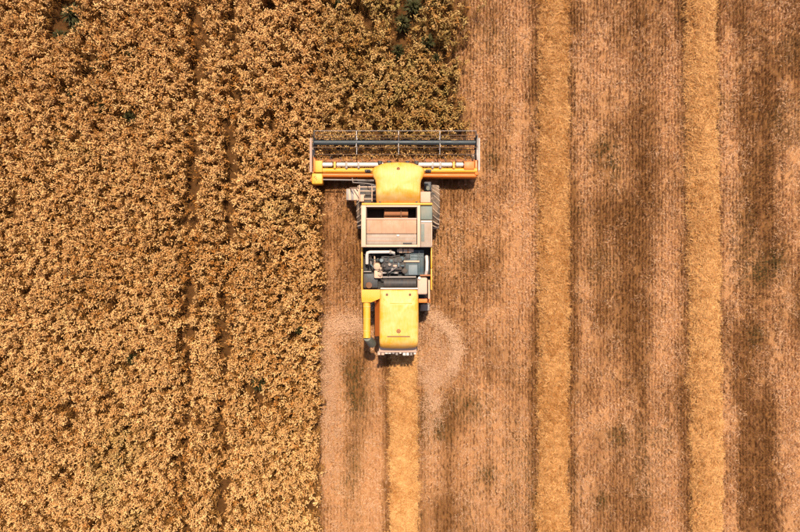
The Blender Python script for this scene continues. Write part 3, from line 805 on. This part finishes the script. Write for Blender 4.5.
# straw chute and spreader under the tail
layers_top = 1.6
MB().pbox(379.5, 300, 417.5, 351, 1.3, 1.9, .03).build('tail_casing', 'black', ROOT)
cht = MB().loft([[P3(381, 341, 2.45), P3(416.5, 341, 2.45), P3(416.5, 341, 2.2), P3(381, 341, 2.2)], [P3(378.4, 352.4, 2.28), P3(416.6, 352.4, 2.28), P3(416.6, 352.4, 2.2), P3(378.4, 352.4, 2.2)]]).build('straw_chute', 'pink', ROOT, smooth=False)
random.seed(5)
for i in range(11):
    x = 377.6 + i * 3.6; MB().pbox(x, 351.5, x + U(2.2, 3.3), 354.6 + U(-.9, 1.0), 2.14, 2.2 + U(0, .05), .01).build('deflector_blade', random.choice(['pink', 'white', 'cream', 'steel']), cht)
# --- unloading auger folded back along the left side
ea = MB()
ea.loft([[P3(361.4, 289.6, 3.0), P3(380, 289.6, 3.0), P3(380, 289.6, 2.5), P3(361.4, 289.6, 2.5)], [P3(361.4, 296, 3.02), P3(380, 298.5, 3.0), P3(380, 298.5, 2.5), P3(361.4, 296, 2.5)], [P3(361.8, 302.4, 2.96), P3(371, 302.4, 2.96), P3(371, 302.4, 2.5), P3(361.8, 302.4, 2.5)]])
elbow = ea.build('auger_elbow', 'yellow', ROOT, ang=25)
ua = MB().tube([P3(366.6, 297, 2.78), P3(366.8, 312, 2.80), P3(366.9, 335.8, 2.80), P3(366.9, 337.6, 2.80)], [.13, .13, .13, .14], 18).build('unloading_auger', 'yellow', ROOT)
for py in (306, 318, 330): MB().tube([P3(366.8, py, 2.80), P3(366.8, py + .9, 2.80)], .138, 18).build('auger_band', 'yellow_roof', ua)
MB().tube([P3(367.2, 337.4, 2.78), P3(369.5, 340.5, 2.5), P3(372, 343.5, 2.1)], [.135, .15, .16], 14).build('auger_spout', 'greygreen', ua)
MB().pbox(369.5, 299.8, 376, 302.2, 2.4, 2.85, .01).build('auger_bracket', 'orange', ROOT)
# right rear cross bar and lamp
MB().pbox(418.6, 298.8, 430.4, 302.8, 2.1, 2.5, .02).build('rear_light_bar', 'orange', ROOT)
MB().pbox(420.4, 304.5, 429.5, 310.6, 1.2, 1.4, .02).build('mudguard', 'steel', ROOT)

# ---------------------------------------------------------------- header (cutting platform) and reel
HZ = 1.02
hd = MB()
hx0, hx1 = WX(316, HZ), WX(477.5, HZ)
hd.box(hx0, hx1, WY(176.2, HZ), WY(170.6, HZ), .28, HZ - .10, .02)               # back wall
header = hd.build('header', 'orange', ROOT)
MB().tube([(hx0 + .02, WY(170.2, HZ), HZ - .07), (hx1 - .02, WY(170.2, HZ), HZ - .07)], .095, 18).build('top_beam', 'yellow', header)
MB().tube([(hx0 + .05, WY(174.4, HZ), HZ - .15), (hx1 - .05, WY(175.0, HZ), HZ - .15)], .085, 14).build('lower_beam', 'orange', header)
fl = MB(); fl.loft([[Vector((hx0, WY(171, .3), .30)), Vector((hx0, WY(171, .3), .26)), Vector((hx0, WY(156.5, .2), .14)), Vector((hx0, WY(156.5, .2), .18))],
                    [Vector((hx1, WY(171, .3), .30)), Vector((hx1, WY(171, .3), .26)), Vector((hx1, WY(156.5, .2), .14)), Vector((hx1, WY(156.5, .2), .18))]])
fl.build('trough_floor', 'steel', header, smooth=False)
kb = MB().box(hx0, hx1, WY(156.8, .2), WY(155.8, .2), .13, .17, 0)
for i in range(88):
    x = hx0 + (hx1 - hx0) * (i + .5) / 88; y = WY(155.8, .2)
    kb.loft([[Vector((x - .02, y, .16)), Vector((x + .02, y, .16)), Vector((x + .02, y, .13)), Vector((x - .02, y, .13))], [Vector((x - .004, y + .10, .15)), Vector((x + .004, y + .10, .15)), Vector((x + .004, y + .10, .14)), Vector((x - .004, y + .10, .14))]])
kb.build('cutter_bar', 'steel', header, smooth=False)
# feed auger with left and right flights
ay, az_ = WY(162.5, .5), .52
ag = MB().tube([(hx0 + .05, ay, az_), (hx1 - .05, ay, az_)], .13, 16).build('feed_auger', 'rust', header)
for sgn in (-1, 1):
    f = MB(); ln = (hx1 - hx0) / 2 - .7; turns = 6; k = 20
    prev = None; xc = (hx0 + hx1) / 2
    for i in range(turns * k + 1):
        a = sgn * 2 * math.pi * i / k; x = xc + sgn * (.65 + ln * i / (turns * k) - .03)
        c, s_ = math.cos(a), math.sin(a)
        q = [f.bm.verts.new((x - .004, ay + c * .12, az_ + s_ * .12)), f.bm.verts.new((x - .004, ay + c * .21, az_ + s_ * .21)), f.bm.verts.new((x + .004, ay + c * .21, az_ + s_ * .21)), f.bm.verts.new((x + .004, ay + c * .12, az_ + s_ * .12))]
        if prev:
            for j in range(4): f.bm.faces.new((prev[j], prev[(j + 1) % 4], q[(j + 1) % 4], q[j]))
        prev = q
    f.build('auger_flight', 'steel', ag)
# white guard rail along the top, in pieces, with yellow brackets
for a, b in ((322.5, 332.6), (336.6, 345.6), (347.2, 357.8), (359.2, 383.4), (415.8, 432), (433.2, 439.6), (441.2, 452), (455.8, 463.2)):
    g = MB().tube([P3(a, 164.6, 1.06), P3(a + .5, 164.6, 1.06), P3(b - .5, 164.6, 1.06), P3(b, 164.6, 1.06)], [.06, .082, .082, .06], 14)
    g.build('guard_rail_piece', 'white', header)
for x in (334.6, 346.4, 358.5, 432.6, 440.4, 453.9):
    MB().pbox(x - 1.1, 161.6, x + 1.1, 168.4, .93, 1.12, .015).build('rail_bracket', 'yellow' if x in (334.6, 453.9) else 'steel', header)
MB().tube([P3(321, 164.6, 1.06), P3(465, 164.6, 1.06)], .04, 8).build('rail_core', 'steel', header)
# end boxes
MB().pbox(315, 160.4, 322.4, 172.2, .75, 1.10, .03).build('drive_box', 'yellow', header)
MB().pbox(311.6, 173, 322.6, 184, .55, 1.00, .05).build('drive_box', 'yellow', header)
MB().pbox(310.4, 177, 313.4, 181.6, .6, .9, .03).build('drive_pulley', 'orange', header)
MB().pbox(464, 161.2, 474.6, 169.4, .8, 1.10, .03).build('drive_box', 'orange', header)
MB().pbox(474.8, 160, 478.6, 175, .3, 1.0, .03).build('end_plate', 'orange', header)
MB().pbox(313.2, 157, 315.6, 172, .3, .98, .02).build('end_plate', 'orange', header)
MB().tube([P3(322, 179.6, .9), P3(350, 180, .9), P3(374, 180.4, .9)], .028, 8).build('drive_shaft', 'steel', header)
MB().tube([P3(352, 176.5, .75), P3(353, 182.5, 1.0), P3(366, 183.4, 1.2), P3(374, 184.6, 1.3)], .022, 7).build('hydraulic_hose', 'steel', header)
MB().tube([P3(356, 176.5, .7), P3(358, 181.4, .9), P3(374, 181.8, 1.2)], .022, 7).build('hydraulic_hose', 'dark', header)
# feeder house
fh = MB().loft([[P3(384, 170, .9), P3(414, 170, .9), P3(414, 170, .9) - Vector((0, 0, .6)), P3(384, 170, .9) - Vector((0, 0, .6))],
                [P3(386, 204, 1.6), P3(412, 204, 1.6), P3(412, 204, 1.6) - Vector((0, 0, .7)), P3(386, 204, 1.6) - Vector((0, 0, .7))]]).build('feeder_house', 'yellow', ROOT, smooth=False)
MB().pbox(378, 173, 420, 180, .35, 1.05, .02).build('feeder_frame', 'black', ROOT)
# crop dividers and reel arms at both ends
for s, px in ((-1, 312.8), (1, 477.6)):
    d = MB().loft([[P3(px - 1.3, 172, .75), P3(px + 1.3, 172, .75), P3(px + 1.3, 172, .75) - Vector((0, 0, .5)), P3(px - 1.3, 172, .75) - Vector((0, 0, .5))],
                   [P3(px - 1.0, 150, .62), P3(px + 1.0, 150, .62), P3(px + 1.0, 150, .62) - Vector((0, 0, .5)), P3(px - 1.0, 150, .62) - Vector((0, 0, .5))],
                   [P3(px - .3, 134, .25), P3(px + .3, 134, .25), P3(px + .3, 134, .15), P3(px - .3, 134, .15)]])
    d.build('crop_divider', 'steel', header, smooth=False)
RY, RZ, RR = WY(142.6, 1.30), 1.30, .44
MB().tube([P3(310.9, 138, 1.42), P3(310.9, 172, 1.10)], [.045, .05], 8).build('reel_arm', 'pink', header)
MB().tube([P3(479.2, 138, 1.42), P3(479.0, 170, 1.10)], [.03, .034], 8).build('reel_arm', 'white', header)
rx0, rx1 = WX(313.4, RZ), WX(476.6, RZ)
reel = MB().tube([(rx0, RY, RZ), (rx1, RY, RZ)], .10, 16).build('reel', 'reel_blue', ROOT)
NB = 6; PH = rad(4)
for px in (314.2, 356.6, 398.6, 439.8, 475.8):
    x = WX(px, RZ); end = px < 320 or px > 470
    sp_ = MB()
    for i in range(NB):
        a = PH + 2 * math.pi * i / NB
        sp_.tube([(x, RY, RZ), (x, RY + RR * math.cos(a), RZ + RR * math.sin(a))], .022 if end else .014, 6)
        b = PH + 2 * math.pi * (i + 1) / NB
        if end: sp_.tube([(x, RY + RR * .6 * math.cos(a), RZ + RR * .6 * math.sin(a)), (x, RY + RR * .6 * math.cos(b), RZ + RR * .6 * math.sin(b))], .016, 6)
    sp_.build('reel_spider', 'dark' if end else 'white', reel)
for i in range(NB):
    a = PH + 2 * math.pi * i / NB; y = RY + RR * math.cos(a); z = RZ + RR * math.sin(a)
    bat = MB().tube([(rx0 + .02, y, z), (rx1 - .02, y, z)], .014, 7).build('reel_bat', 'steel' if i == 0 else 'bat', reel)
    tn = MB()
    nt_ = 52
    for j in range(nt_):
        x = rx0 + .08 + (rx1 - rx0 - .16) * j / (nt_ - 1)
        tn.tube([(x, y, z), (x + .01, y - .05, z - .13), (x, y - .06, z - .24)], [.007, .006, .004], 4)
    t_ = tn.build('reel_tines', 'dark', bat, smooth=False)

# cut stalks being swept over the platform
X = rng.uniform(hx0 + .15, hx1 - .15, 620); Y = rng.uniform(WY(167, .5), WY(155, .3), 620)
Z = .22 + .42 * rng.uniform(0, 1, 620) * sstep(WY(154, .3), WY(160, .4), Y)
scatter('cut_wheat', np.stack([X, Y, Z], 1), rots(620, .25), np.stack([rng.uniform(.8, 1.3, 620)] * 3, 1), .35 + rng.normal(0, .25, 620), np.full(620, .1), STRAW)
tag(bpy.data.objects['cut_wheat'], 'cut brown wheat stalks lying on the header platform behind the reel', 'wheat', kind='stuff')
